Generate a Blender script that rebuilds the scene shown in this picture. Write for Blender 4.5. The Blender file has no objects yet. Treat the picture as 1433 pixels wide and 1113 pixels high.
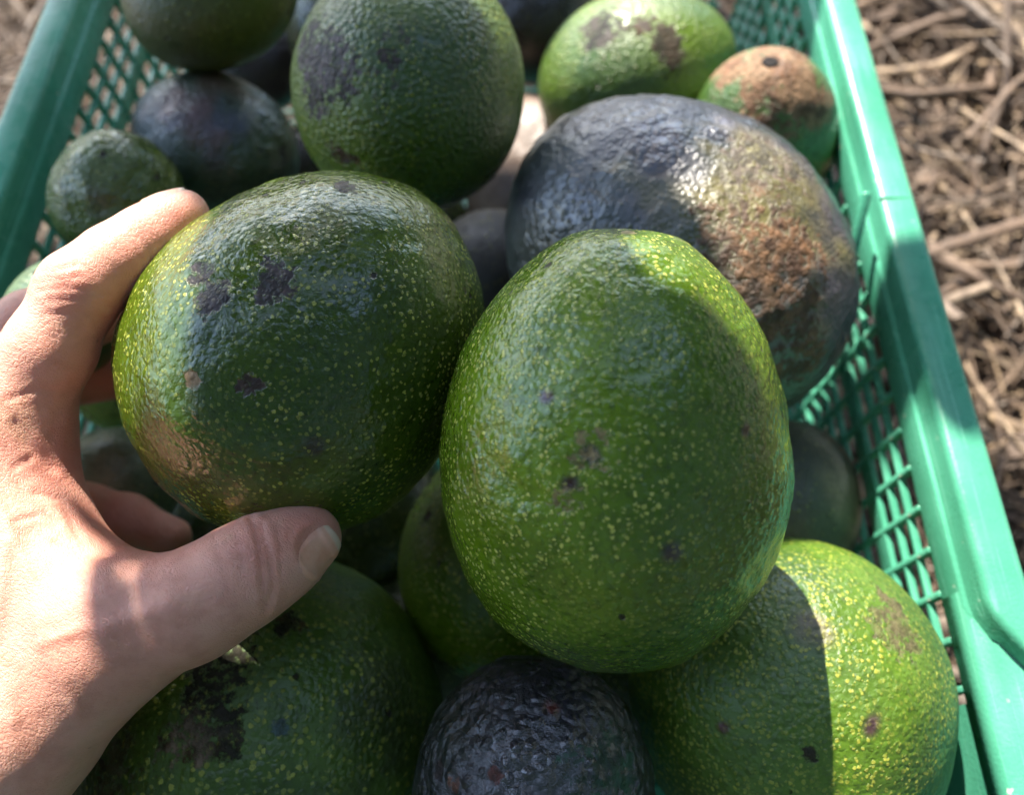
import bpy, math, random
import numpy as np
from mathutils import Vector, Matrix
from mathutils.bvhtree import BVHTree

rnd = random.Random(7)
nr = np.random.RandomState(11)
scene = bpy.context.scene
COL = scene.collection

# ------------------------------------------------------------------ camera
CAM = Vector((0, 0, .232))
PITCH = math.radians(27.6)
FPX, CX, CY = 1150.0, 716.5, 556.5
cam_d = bpy.data.cameras.new('camera')
cam = bpy.data.objects.new('camera', cam_d)
COL.objects.link(cam)
cam.location = CAM
cam.rotation_euler = (PITCH, 0, 0)
cam_d.sensor_fit = 'HORIZONTAL'
cam_d.sensor_width = 36
cam_d.lens = FPX / 1433 * 36
cam_d.clip_start = .005
cam_d.clip_end = 500
cam_d.dof.use_dof = True
cam_d.dof.focus_distance = .188
cam_d.dof.aperture_fstop = 9
scene.camera = cam

# ------------------------------------------------------------------ sky, sun, exposure
SUN = Vector((-.26, .62, .74)).normalized()
elev = math.asin(SUN.z)
w = bpy.data.worlds.new('World')
scene.world = w
w.use_nodes = True
wn = w.node_tree.nodes
wn.clear()
sky = wn.new('ShaderNodeTexSky')
sky.sky_type = 'NISHITA'
sky.sun_disc = False
sky.sun_elevation = elev
sky.dust_density = 1.4
sky.air_density = 1.0
sky.ozone_density = .9
sky.sun_rotation = math.atan2(SUN.x, SUN.y)
bg = wn.new('ShaderNodeBackground')
bg.inputs[1].default_value = .15
wo = wn.new('ShaderNodeOutputWorld')
w.node_tree.links.new(sky.outputs[0], bg.inputs[0])
w.node_tree.links.new(bg.outputs[0], wo.inputs[0])
sd = bpy.data.lights.new('sun', 'SUN')
sd.energy = 3.3
sd.angle = math.radians(.42)
sd.color = (1, .93, .82)
sun = bpy.data.objects.new('sun', sd)
COL.objects.link(sun)
sun.location = SUN * 3
sun.rotation_euler = (-SUN).to_track_quat('-Z', 'Y').to_euler()
scene.view_settings.view_transform = 'Standard'
scene.view_settings.look = 'None'
scene.view_settings.exposure = 2.12
scene.view_settings.gamma = 1
scene.render.film_transparent = False
scene.cycles.max_bounces = 5


# ------------------------------------------------------------------ helpers
def at(px, py, d):
    """the point seen at this place of the photograph, d metres deep"""
    v = Vector(((px - CX) / FPX * d, (CY - py) / FPX * d, -d))
    return CAM + Matrix.Rotation(PITCH, 3, 'X') @ v


def cam_dir(x, y, z):
    return (Matrix.Rotation(PITCH, 3, 'X') @ Vector((x, y, z))).normalized()


def link(name, me, mat=None, parent=None):
    o = bpy.data.objects.new(name, me)
    COL.objects.link(o)
    if me is not None and mat is not None and not me.materials:
        me.materials.append(mat)
    if parent is not None:
        o.parent = parent
    return o


def tag(o, label=None, cat=None, group=None, kind=None):
    for k, v in (('label', label), ('category', cat), ('group', group), ('kind', kind)):
        if v:
            o[k] = v
    return o


def mesh(name, verts, faces, smooth=False):
    me = bpy.data.meshes.new(name)
    me.from_pydata([tuple(v) for v in verts], [], faces)
    me.update()
    if smooth:
        me.polygons.foreach_set('use_smooth', [True] * len(me.polygons))
    return me


def np_mesh(name, V, Q, smooth=True):
    """fast mesh from numpy verts (n,3) and quads (m,4)"""
    me = bpy.data.meshes.new(name)
    me.vertices.add(len(V))
    me.vertices.foreach_set('co', np.asarray(V, np.float32).ravel())
    k = Q.shape[1]
    me.loops.add(len(Q) * k)
    me.loops.foreach_set('vertex_index', np.asarray(Q, np.int32).ravel())
    me.polygons.add(len(Q))
    me.polygons.foreach_set('loop_start', np.arange(0, len(Q) * k, k, dtype=np.int32))
    me.polygons.foreach_set('loop_total', np.full(len(Q), k, np.int32))
    me.update(calc_edges=True)
    me.validate()
    if smooth:
        me.polygons.foreach_set('use_smooth', np.ones(len(me.polygons), bool))
    return me


def vnoise(P, freq, seed=0):
    """smooth value noise, about -1..1, for an (n,3) array"""
    q = np.asarray(P, np.float64) * freq + seed * 17.31
    i = np.floor(q).astype(np.int64)
    f = q - i
    f = f * f * f * (f * (f * 6 - 15) + 10)

    def h(a, b, c):
        n = (a * 73856093) ^ (b * 19349663) ^ (c * 83492791) ^ (seed * 2654435)
        n = (n ^ (n >> 13)) * 1274126177
        n = (n ^ (n >> 16)) & 0xFFFF
        return n / 32767.5 - 1
    r = 0
    for a in (0, 1):
        for b in (0, 1):
            for c in (0, 1):
                wt = (f[:, 0] if a else 1 - f[:, 0]) * (f[:, 1] if b else 1 - f[:, 1]) * (f[:, 2] if c else 1 - f[:, 2])
                r = r + wt * h(i[:, 0] + a, i[:, 1] + b, i[:, 2] + c)
    return r


class NT:
    """small builder for node materials"""
    def __init__(s, name):
        s.m = bpy.data.materials.new(name)
        s.m.use_nodes = True
        s.t = s.m.node_tree
        s.t.nodes.clear()
        s.out = s.t.nodes.new('ShaderNodeOutputMaterial')

    def n(s, typ, ins=None, **kw):
        d = s.t.nodes.new('ShaderNode' + typ)
        for k, v in kw.items():
            setattr(d, k, v)
        for k, v in (ins or {}).items():
            s.put(d.inputs[k], v)
        return d

    def put(s, sock, v):
        if isinstance(v, bpy.types.NodeSocket):
            s.t.links.new(v, sock)
        elif isinstance(v, (tuple, list)) and len(v) == 3 and sock.type == 'RGBA':
            sock.default_value = (*v, 1)
        else:
            sock.default_value = v

    def math(s, op, a, b=0.0, c=0.0, clamp=False):
        d = s.n('Math', {0: a, 1: b, 2: c}, operation=op)
        d.use_clamp = clamp
        return d.outputs[0]

    def mix(s, f, a, b, blend='MIX'):
        d = s.n('Mix', data_type='RGBA', blend_type=blend)
        s.put(d.inputs[0], f)
        s.put(d.inputs[6], a)
        s.put(d.inputs[7], b)
        return d.outputs[2]

    def ramp(s, v, a, b, lo=0.0, hi=1.0):
        d = s.n('MapRange', {0: v, 1: a, 2: b, 3: lo, 4: hi}, interpolation_type='SMOOTHSTEP')
        return d.outputs[0]

    def noise(s, vec, scale, detail=4, rough=.55, dist=0.0):
        return s.n('TexNoise', {'Vector': vec, 'Scale': scale, 'Detail': detail, 'Roughness': rough, 'Distortion': dist})

    def vmath(s, op, a, b=None, scale=None):
        d = s.n('VectorMath', {0: a}, operation=op)
        if b is not None:
            s.put(d.inputs[1], b)
        if scale is not None:
            s.put(d.inputs['Scale'], scale)
        return d

    def warp(s, vec, scale, amp):
        nz = s.noise(vec, scale, 3)
        c = s.vmath('SUBTRACT', nz.outputs['Color'], (.5, .5, .5)).outputs[0]
        c = s.vmath('SCALE', c, scale=amp).outputs[0]
        return s.vmath('ADD', vec, c).outputs[0]

    def principled(s, **ins):
        p = s.n('BsdfPrincipled')
        for k, v in ins.items():
            s.put(p.inputs[k.replace('_', ' ')], v)
        s.t.links.new(p.outputs[0], s.out.inputs[0])
        return p

    def bump(s, h, dist, strength=1.0, normal=None):
        d = s.n('Bump', {'Height': h, 'Distance': dist, 'Strength': strength})
        if normal is not None:
            s.put(d.inputs['Normal'], normal)
        return d.outputs[0]


# ------------------------------------------------------------------ materials of the setting
def straw_material():
    t = NT('dry_straw')
    g = t.n('NewGeometry')
    r = g.outputs['Random Per Island']
    c = t.n('ValToRGB', {0: r})
    e = c.color_ramp.elements
    e[0].color = (.07, .045, .03, 1)
    e[1].color = (.42, .32, .22, 1)
    for p, k in ((.25, (.14, .092, .062, 1)), (.5, (.22, .15, .10, 1)), (.7, (.23, .195, .165, 1)), (.85, (.32, .22, .125, 1))):
        x = e.new(p)
        x.color = k
    tc = t.n('TexCoord').outputs['Object']
    nz = t.noise(tc, 90, 5)
    col = t.mix(t.ramp(nz.outputs[0], .35, .7), c.outputs[0], (.09, .062, .044))
    nb = t.noise(tc, 500, 3)
    t.principled(Base_Color=col, Roughness=.75, Normal=t.bump(nb.outputs[0], .0006, .6))
    return t.m


def soil_material():
    t = NT('soil')
    tc = t.n('TexCoord').outputs['Object']
    a = t.noise(tc, 30, 8)
    b = t.noise(tc, 4, 4)
    col = t.mix(t.ramp(a.outputs[0], .3, .7), (.035, .023, .016), (.13, .09, .062))
    col = t.mix(t.ramp(b.outputs[0], .4, .6), col, t.mix(.5, col, (.16, .12, .08)))
    t.principled(Base_Color=col, Roughness=.95, Normal=t.bump(a.outputs[0], .012))
    return t.m


def plastic_material():
    t = NT('green_plastic')
    tc = t.n('TexCoord').outputs['Object']
    a = t.noise(tc, 22, 4)
    fine = t.noise(tc, 900, 3)
    speck = t.n('TexVoronoi', {'Vector': t.warp(tc, 300, .004), 'Scale': 160.0})
    dust = t.math('MULTIPLY', t.ramp(speck.outputs['Distance'], .16, .08), t.ramp(t.noise(tc, 60, 3).outputs[0], .52, .66))
    scr = t.n('TexNoise', {'Vector': t.vmath('MULTIPLY', tc, (900.0, 25.0, 900.0)).outputs[0], 'Scale': 1.0, 'Detail': 3.0})
    col = t.mix(t.ramp(a.outputs[0], .3, .7), (.055, .28, .175), (.085, .37, .24))
    col = t.mix(t.math('MULTIPLY', t.ramp(scr.outputs[0], .56, .7), .4), col, (.2, .55, .4))
    col = t.mix(t.math('MULTIPLY', dust, .85), col, (.5, .55, .45))
    rough = t.ramp(t.noise(tc, 70, 4).outputs[0], .3, .7, .2, .36)
    t.principled(Base_Color=col, Roughness=rough,
                 Normal=t.bump(t.math('ADD', fine.outputs[0], t.math('MULTIPLY', a.outputs[0], 2.0)), .0004, .35))
    return t.m


PLASTIC = plastic_material()
STRAW = straw_material()

# ------------------------------------------------------------------ ground
GZ = -.235
gm = mesh('ground', [(-80, -80, GZ), (80, -80, GZ), (80, 120, GZ), (-80, 120, GZ)], [(0, 1, 2, 3)])
tag(link('ground', gm, soil_material()), 'brown soil under the straw around the crate', 'ground', kind='structure')


def straw_mesh(n, xr, yr, r0, r1, l0, l1, z0, z1, seed):
    R = np.random.RandomState(seed)
    V, Q = [], []
    K, S = 5, 5
    for i in range(n):
        x, y = R.uniform(*xr), R.uniform(*yr)
        if -.2 < x < .15 and -.1 < y < .45:
            continue
        a = R.uniform(0, 6.283)
        L = R.uniform(l0, l1)
        r = R.uniform(r0, r1)
        z = GZ + R.uniform(z0, z1)
        tilt = R.normal(0, .22)
        bend = R.normal(0, .5)
        d = np.array([math.cos(a), math.sin(a), tilt])
        s = np.array([-math.sin(a), math.cos(a), 0])
        flat = R.uniform(.15, .9)
        base = len(V)
        for k in range(S):
            u = k / (S - 1) - .5
            c = np.array([x, y, z]) + d * L * u + s * bend * L * (u * u) + np.array([0, 0, R.normal(0, .002)])
            rr = r * (1 - .35 * abs(u + .1))
            for j in range(K):
                t = 6.283 * j / K
                V.append(c + s * math.cos(t) * rr + np.array([0, 0, 1]) * math.sin(t) * rr * flat)
        for k in range(S - 1):
            for j in range(K):
                j2 = (j + 1) % K
                Q.append((base + k * K + j, base + k * K + j2, base + (k + 1) * K + j2, base + (k + 1) * K + j))
    V = np.array(V)
    V[:, 2] = np.maximum(V[:, 2], GZ - .01)
    return np_mesh('straw', V, np.array(Q))


st = link('dry_straw', straw_mesh(14000, (-.7, .85), (-.3, 1.1), .0005, .0017, .03, .26, .0, .042, 3), STRAW)
tag(st, 'loose dry brown straw and stalks littering the ground', 'straw', kind='stuff')
st2 = link('dry_stalks', straw_mesh(170, (.14, .65), (-.1, .95), .0025, .005, .10, .36, .025, .06, 5), STRAW)
tag(st2, 'thick pale dry stalks on the ground right of the crate', 'straw', kind='stuff')

R9 = np.random.RandomState(21)                # broken leaf and husk flakes among the straw
V, Q = [], []
for i in range(3600):
    c = np.array([R9.uniform(-.6, .8), R9.uniform(-.3, 1.0), GZ + R9.uniform(.0, .046)])
    if -.2 < c[0] < .15 and -.1 < c[1] < .45:
        continue
    d = R9.normal(size=3) * (1, 1, .35)
    d /= np.linalg.norm(d)
    q = np.cross(d, R9.normal(size=3) * (.4, .4, 1))
    q /= np.linalg.norm(q)
    nn = np.cross(d, q)
    ln, wd = R9.uniform(.004, .022), R9.uniform(.002, .007)
    b0 = len(V)
    for u in (-1, 0, 1):
        for k in (-1, 1):
            V.append(c + d * ln * u * R9.uniform(.7, 1.1) + q * wd * k * (1 - .5 * abs(u)) * R9.uniform(.6, 1.2) + nn * .003 * (u * u))
    Q += [(b0, b0 + 1, b0 + 3, b0 + 2), (b0 + 2, b0 + 3, b0 + 5, b0 + 4)]
tag(link('leaf_flakes', np_mesh('leaf_flakes', np.array(V), np.array(Q)), STRAW), 'broken brown leaf flakes mixed into the straw', 'leaf litter', kind='stuff')

# ------------------------------------------------------------------ crate
crate = link('plastic_crate', None)
tag(crate, 'green plastic lattice harvest crate holding all the avocados', 'crate')
XL, XR, YN, YF = -.185, .133, -.075, .43     # inner faces of the rim
ZB = -.205
TAPER = .016                                 # how far each wall leans in at the bottom


def box_mesh(name, lo, hi, bev=0.0):
    x0, y0, z0 = lo
    x1, y1, z1 = hi
    v = [(x0, y0, z0), (x1, y0, z0), (x1, y1, z0), (x0, y1, z0), (x0, y0, z1), (x1, y0, z1), (x1, y1, z1), (x0, y1, z1)]
    f = [(0, 3, 2, 1), (4, 5, 6, 7), (0, 1, 5, 4), (1, 2, 6, 5), (2, 3, 7, 6), (3, 0, 4, 7)]
    me = mesh(name, v, f)
    if bev:
        import bmesh
        bm = bmesh.new()
        bm.from_mesh(me)
        bmesh.ops.bevel(bm, geom=bm.edges[:], offset=bev, segments=2, affect='EDGES', profile=.5)
        bm.to_mesh(me)
        bm.free()
        me.polygons.foreach_set('use_smooth', [True] * len(me.polygons))
    return me


# rim: profile (u outward, z) swept along the inner outline of the crate
prof = [(.0, -.0225), (-.0002, -.0215), (-.0002, -.0112), (.0, -.0108), (.0010, -.0104), (.0012, -.0100), (.0014, -.0030), (.0017, -.0018), (.0024, -.0009), (.0033, -.0005),
        (.0120, .0), (.0132, -.0003), (.0141, -.0011), (.0146, -.0022), (.0152, -.0232), (.0151, -.024), (.0136, -.024), (.0132, -.0235),
        (.0126, -.0045), (.0115, -.0034), (.0050, -.0036), (.0040, -.0046), (.0030, -.0225)]


def sweep(path, closed=False):
    """path: list of (x, y, outward x, outward y)"""
    V, Q = [], []
    n, m = len(path), len(prof)
    for x, y, ox, oy in path:
        for u, z in prof:
            V.append((x + ox * u, y + oy * u, z))
    for i in range(n if closed else n - 1):
        for j in range(m):
            a, b = i * m + j, ((i + 1) % n) * m + j
            a2, b2 = i * m + (j + 1) % m, ((i + 1) % n) * m + (j + 1) % m
            Q.append((a, a2, b2, b))
    return np_mesh('rim', np.array(V), np.array(Q))


def arc(cx, cy, r, a0, a1, n=9):
    p = []
    for k in range(n):
        a = math.radians(a0 + (a1 - a0) * k / (n - 1))
        p.append((cx + r * math.cos(a), cy + r * math.sin(a), math.cos(a), math.sin(a)))
    return p


CR = .022
path = []
path += arc(XR - CR, YF - CR, CR, 0, 90)
path += arc(XL + CR, YF - CR, CR, 90, 180)
path += arc(XL + CR, YN + CR, CR, 180, 270)
path += arc(XR + .018 - CR, YN + CR, CR, 270, 360)
path += [(XR + .018, .022, 1, 0)]
for k in range(1, 9):                        # the rim swings inward from the wide corner to the straight side
    u = k / 8
    sm = u * u * (3 - 2 * u)
    dx = -.018 * 6 * u * (1 - u) / .036
    nl = math.hypot(1, dx)
    path.append((XR + .018 * (1 - sm), .022 + .036 * u, 1 / nl, -dx / nl))
path += [(XR, .10, 1, 0), (XR, .2, 1, 0), (XR, .3, 1, 0)]
rim = link('rim', sweep(path, True), PLASTIC, crate)
rim['label'] = 'smooth rounded top rim of the crate'


def wall_x(z, side):
    f = (z + .02) / (ZB + .02)
    return XR + .0012 - TAPER * f if side > 0 else XL - .0012 + TAPER * f


YA, YB = .034, YF - .012                     # lattice runs between these
zs = [-.0305, -.0385] + [-.062 - .0083 * k for k in range(17)]
for side in (1, -1):
    lo, hi = (YA, YB) if side > 0 else (YN + .03, YB)
    bar_me = box_mesh('bar', (-.0013, lo, -.0011), (.0013, hi, .0011), .0005)
    band_me = box_mesh('band', (-.0012, lo, -.0045), (.0012, hi, .0045), .0008)
    for z in zs:
        o = link('bar', bar_me, PLASTIC, crate)
        o.location = (wall_x(z, side), 0, z)
    o = link('band', band_me, PLASTIC, crate)
    o.location = (wall_x(-.0495, side), 0, -.0495)
    n = int((hi - lo) / .0142)
    tilt = math.atan2(TAPER, -(ZB + .02)) * side
    rib_me = box_mesh('rib', (-.0016, -.0010, ZB + .022), (.0017, .0010, 0), .0004)
    for k in range(n + 1):
        o = link('rib', rib_me, PLASTIC, crate)
        o.location = (wall_x(-.0225, side), lo + .002 + (hi - lo - .004) * k / n, -.0222)
        o.rotation_euler = (0, tilt, 0)
# far and near walls: bars and ribs, then solid corner panels
fb = box_mesh('bar', (XL + .012, -.0011, -.0010), (XR - .012, .0011, .0010), .0005)
for z in zs:
    f = (z + .02) / (ZB + .02)
    for y, s in ((YF + .001, -1), (YN - .001, 1)):
        o = link('bar', fb, PLASTIC, crate)
        o.location = (0, y + s * TAPER * f, z)
fr = box_mesh('rib', (-.0011, -.0022, ZB + .022), (.0011, .0022, 0), .0005)
for k in range(21):
    for y, s in ((YF + .001, -1), (YN - .001, 1)):
        o = link('rib', fr, PLASTIC, crate)
        o.location = (XL + .016 + (XR - XL - .032) * k / 20, y, -.0222)
        o.rotation_euler = (math.atan2(TAPER, -(ZB + .02)) * s, 0, 0)
# solid panel closing the near end of the right wall, with its shelf under the wide rim corner
V = [(XR + .0006, YA - .002, -.0215), (XR + .0006, YN + .01, -.0215), (wall_x(ZB, 1), YN + .02, ZB), (wall_x(ZB, 1), YA - .002, ZB)]
V += [(x + .0024, y, z) for x, y, z in V]
pn = mesh('corner_panel', V, [(0, 1, 2, 3), (7, 6, 5, 4), (0, 4, 5, 1), (1, 5, 6, 2), (2, 6, 7, 3), (3, 7, 4, 0)])
link('corner_panel', pn, PLASTIC, crate)
# stepped ledge profile running beside the wide corner
steps = [(-.0006, -.0215), (-.0006, -.0115), (.0014, -.0105), (.0050, -.0098), (.0056, -.0082), (.0185, -.0070), (.0185, -.0095), (.006, -.0115), (.0022, -.0135), (.0022, -.0215)]
ys = [.062, .056, .04, .02, 0, -.03, YN + .02]
V = [(XR + u, y, z) for y in ys for u, z in steps]
m = len(steps)
Q = [(i * m + j, i * m + (j + 1) % m, (i + 1) * m + (j + 1) % m, (i + 1) * m + j) for i in range(len(ys) - 1) for j in range(m)]
link('corner_ledge', np_mesh('corner_ledge', np.array(V), np.array(Q), False), PLASTIC, crate)
link('base', box_mesh('base', (XL + TAPER - .003, YN + TAPER - .003, ZB - .006), (XR - TAPER + .003, YF - TAPER + .003, ZB + .002), .001), PLASTIC, crate)
for y in (.204, .330):
    for x in (XR, XL - .0146):
        o = link('mould_seam', box_mesh('mould_seam', (x + .0018, y - .0004, -.0012), (x + .0124, y + .0004, .00012), .0001), PLASTIC, crate)
# a snapped rod of the lattice poking up on the right
a, b = at(1213, 268, .292), at(1189, 372, .30)
dv = (b - a)
bm_ = box_mesh('broken_rod', (-.0017, -.0017, 0), (.0017, .0017, dv.length), .0010)
o = link('broken_rod', bm_, PLASTIC, crate)
o.location = a
o.rotation_euler = dv.to_track_quat('Z', 'Y').to_euler()
o['label'] = 'snapped green rod of the lattice leaning inward'

# ------------------------------------------------------------------ avocados
def avocado_material(name, dot=(.36, .38, .05), dots=.22, dscale=520.0, rough=(.2, .38), pebble=.2, dotvar=.12, seed=0.0,
                     spec=.8, fine=.22, mottle=.55, ior=1.5, pscale=520.0, **unused):
    """skin: tone and marks come as colour layers stored on the mesh; dots, pebbling, mottling and gloss are made here"""
    t = NT(name)
    co = t.n('TexCoord').outputs['Object']
    co = t.vmath('ADD', co, (seed, seed * .37, -seed * .71)).outputs[0]
    tone = t.n('Attribute', attribute_name='tone')
    mark = t.n('Attribute', attribute_name='mark')
    brk = t.noise(co, 380, 4, .68)
    bf = brk.outputs[0]
    col = t.mix(t.math('MULTIPLY', t.ramp(bf, .45, .72), mottle), tone.outputs['Color'], t.mix(.72, tone.outputs['Color'], (.004, .008, .002)))
    wv = t.vmath('ADD', co, t.vmath('SCALE', t.vmath('SUBTRACT', brk.outputs['Color'], (.5, .5, .5)).outputs[0], scale=.0021).outputs[0]).outputs[0]
    v1 = t.n('TexVoronoi', {'Vector': wv, 'Scale': dscale})
    sep = t.n('SeparateColor', {0: v1.outputs['Color']})
    thr = t.math('MULTIPLY_ADD', sep.outputs[0], dotvar, dots * 1.25)
    ds = t.math('SUBTRACT', v1.outputs['Distance'], thr)
    dm = t.math('MULTIPLY', t.ramp(ds, .04, -.10), t.math('MULTIPLY', t.ramp(sep.outputs[1], .05, .35, .4, 1.0), tone.outputs['Alpha']))
    dcol = t.mix(sep.outputs[2], dot, t.mix(.55, dot, tone.outputs['Color']))
    heart = t.math('MULTIPLY', t.ramp(v1.outputs['Distance'], .12, .05), t.ramp(sep.outputs[2], .62, .7))
    dcol = t.mix(heart, dcol, (.16, .085, .03))
    dm = t.math('MULTIPLY', dm, t.ramp(bf, .3, .55, .45, 1.0))
    col = t.mix(dm, col, dcol)
    mk = t.ramp(t.math('MULTIPLY_ADD', t.math('SUBTRACT', bf, .5), 1.9, mark.outputs['Alpha']), .38, .68)
    mcol = t.mix(t.ramp(brk.outputs['Color'], .38, .62), t.mix(.55, mark.outputs['Color'], (.008, .005, .004)), mark.outputs['Color'])
    col = t.mix(t.math('MULTIPLY', mk, .93), col, mcol)
    peb = t.n('TexVoronoi', {'Vector': wv, 'Scale': pscale})
    pv = t.ramp(peb.outputs['Distance'], .05, .75)
    h = t.math('MULTIPLY', pv, -pebble * .8)
    h = t.math('MULTIPLY_ADD', bf, fine, h)
    h = t.math('MULTIPLY_ADD', dm, .13, h)
    h = t.math('MULTIPLY_ADD', mk, -.38, h)
    crust = t.n('Attribute', attribute_name='crust').outputs['Fac']
    h = t.math('MULTIPLY_ADD', t.math('MULTIPLY', mk, crust), t.math('MULTIPLY', bf, 2.2), h)
    rg = t.ramp(t.n('Attribute', attribute_name='gloss').outputs['Fac'], 0, 1, rough[0], rough[1])
    rg = t.math('MULTIPLY_ADD', dm, .12, rg)
    rg = t.math('MULTIPLY_ADD', mk, .25, rg)
    t.principled(Base_Color=col, Roughness=rg, IOR=ior, Specular_IOR_Level=t.math('MULTIPLY_ADD', mk, -.6 * spec, spec), Normal=t.bump(h, .0010, 1.0))
    return t.m


def basis(axis):
    wv = Vector(axis).normalized()
    tv = Vector((0, 0, 1)) if abs(wv.z) < .9 else Vector((1, 0, 0))
    x = tv.cross(wv).normalized()
    y = wv.cross(x)
    return Matrix((x, y, wv)).transposed()


def avocado_mesh(R, L, e, seed, nu=120, nv=180, lump=.022, rough=.0, dimple=.0, neck=0.0, wrinkle=.5, wfreq=110):
    u = np.linspace(0, math.pi, nu)[1:-1]
    v = np.linspace(0, 2 * math.pi, nv, endpoint=False)
    U, Vv = np.meshgrid(u, v, indexing='ij')
    z = np.cos(U)
    r = np.sin(U) * (1 - e * z - neck * np.clip(z, 0, 1) ** 2)
    P = np.stack([R * r * np.cos(Vv), R * r * np.sin(Vv), L * z - dimple * np.exp(-(U / .15) ** 2)], -1).reshape(-1, 3)
    P = np.concatenate([P, [[0, 0, L - dimple]], [[0, 0, -L]]])
    N = P / np.linalg.norm(P, axis=1)[:, None]
    d = vnoise(P, 22, seed) * lump + vnoise(P, 55, seed + 3) * lump * .35
    wr = vnoise(P + .004 * np.stack([vnoise(P, 90, seed + 8), vnoise(P, 90, seed + 9), vnoise(P, 90, seed + 10)], 1), wfreq, seed + 4)
    wr = (wr + .5 * vnoise(P, wfreq * 2.1, seed + 7)) * .00036 * wrinkle
    P = P + N * (d * R + wr)[:, None]
    if rough:
        k = vnoise(P, 260, seed + 5) * .6 + vnoise(P, 480, seed + 6) * .5
        P = P + N * (k * rough)[:, None]
    m = nu - 2
    i = np.arange(m - 1)[:, None] * nv
    j = np.arange(nv)[None, :]
    j2 = (j + 1) % nv
    Q = np.stack([i + j, i + nv + j, i + nv + j2, i + j2], -1).reshape(-1, 4)
    top, bot = len(P) - 2, len(P) - 1
    a = np.arange(nv)
    b = (a + 1) % nv
    T = np.concatenate([np.stack([np.full(nv, top), a, b], 1), np.stack([np.full(nv, bot), (m - 1) * nv + b, (m - 1) * nv + a], 1)])
    me = bpy.data.meshes.new('avocado')
    me.vertices.add(len(P))
    me.vertices.foreach_set('co', P.astype(np.float32).ravel())
    loops = np.concatenate([Q.ravel(), T.ravel()]).astype(np.int32)
    me.loops.add(len(loops))
    me.loops.foreach_set('vertex_index', loops)
    tot = np.concatenate([np.full(len(Q), 4), np.full(len(T), 3)]).astype(np.int32)
    me.polygons.add(len(tot))
    me.polygons.foreach_set('loop_start', np.concatenate([[0], np.cumsum(tot)[:-1]]).astype(np.int32))
    me.polygons.foreach_set('loop_total', tot)
    me.update(calc_edges=True)
    me.validate()
    me.polygons.foreach_set('use_smooth', np.ones(len(me.polygons), bool))
    return me, P, Q, T


def sstep(x, a, b):
    x = np.clip((x - a) / (b - a), 0, 1)
    return x * x * (3 - 2 * x)


def paint(me, P, sd_, dark, light, marks, scab=.5, scabcol=(.03, .02, .016), tonef=26, **unused):
    """skin tone (alpha: how thick the dots stand) and marks with a place of their own, as layers on the mesh"""
    n = len(P)
    R = np.random.RandomState(sd_)
    big = sstep(vnoise(P, tonef, sd_ + 20) * .7 + vnoise(P, tonef * 2.6, sd_ + 21) * .3, -.45, .45)[:, None]
    tone = np.array(dark) * (1 - big) + np.array(light) * big
    dens = .3 + .7 * sstep(vnoise(P, 40, sd_ + 22) + .6 * vnoise(P, 110, sd_ + 23), -.6, .3)
    mark = np.zeros((n, 4))
    crust = np.zeros(n)
    wv = np.stack([vnoise(P, 75, sd_ + 30 + k) + .5 * vnoise(P, 190, sd_ + 33 + k) for k in range(3)], 1)
    # scattered scabs
    cm = [(tuple(P[R.randint(n)]), R.choice([.0009, .0013, .0018, .0026], p=[.45, .3, .17, .08]), scabcol, scabcol, .8, .5, 'scab') for _ in range(int(70 * scab))]
    for p, r, c1, c2, cov, rr, kind in cm + list(marks):
        dd = np.linalg.norm(P + wv * r * .5 - np.array(p), axis=1) / r
        if kind == 'soft':
            k = (cov * sstep(dd, 1.45, .4))[:, None]
            f = sstep(vnoise(P, .9 / r + 60, sd_ + 40), -.4, .4)[:, None]
            tone = tone * (1 - k) + (np.array(c1) * (1 - f) + np.array(c2) * f) * k
            dens = dens * (1 - .5 * k[:, 0])
        else:
            k = sstep(dd, 1.45, .35) * (.45 + .35 * min(cov, 1.3))
            f = sstep(vnoise(P, 260, sd_ + 41), -.4, .4)[:, None]
            c = np.array(c1) * (1 - f) + np.array(c2) * f
            wgt = np.clip(k / np.maximum(k + mark[:, 3], 1e-6), 0, 1)[:, None]
            mark[:, :3] = mark[:, :3] * (1 - wgt) + c * wgt
            mark[:, 3] = np.maximum(mark[:, 3], k)
            if kind == 'crust':
                crust = np.maximum(crust, k)
            elif kind == 'scuff':
                crust = np.maximum(crust, k * .3)
    gloss = sstep(vnoise(P, 80, sd_ + 25) + .5 * vnoise(P, 190, sd_ + 26), -.7, .7)
    a = me.color_attributes.new('tone', 'FLOAT_COLOR', 'POINT')
    a.data.foreach_set('color', np.concatenate([tone, dens[:, None]], 1).astype(np.float32).ravel())
    a = me.color_attributes.new('mark', 'FLOAT_COLOR', 'POINT')
    a.data.foreach_set('color', mark.astype(np.float32).ravel())
    for nm, val in (('crust', crust), ('gloss', gloss)):
        a = me.attributes.new(nm, 'FLOAT', 'POINT')
        a.data.foreach_set('value', val.astype(np.float32))


GREEN = dict(dark=(.066, .130, .004), light=(.150, .245, .008))
SHADED_OLIVE = dict(dark=(.014, .028, .006), light=(.034, .052, .008))  # olive skin with shade put into the colour, for fruit deep in the gaps
BRIGHT = dict(dark=(.048, .105, .008), light=(.105, .175, .012))
PURPLE = dict(dark=(.034, .027, .050), light=(.036, .050, .042))
BR1, BR2 = (.085, .038, .018), (.24, .125, .062)
PU1, PU2 = (.024, .014, .018), (.085, .055, .06)
TE1, TE2 = (.05, .25, .13), (.10, .36, .22)
TAN1, TAN2 = (.30, .22, .10), (.42, .32, .16)
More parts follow.
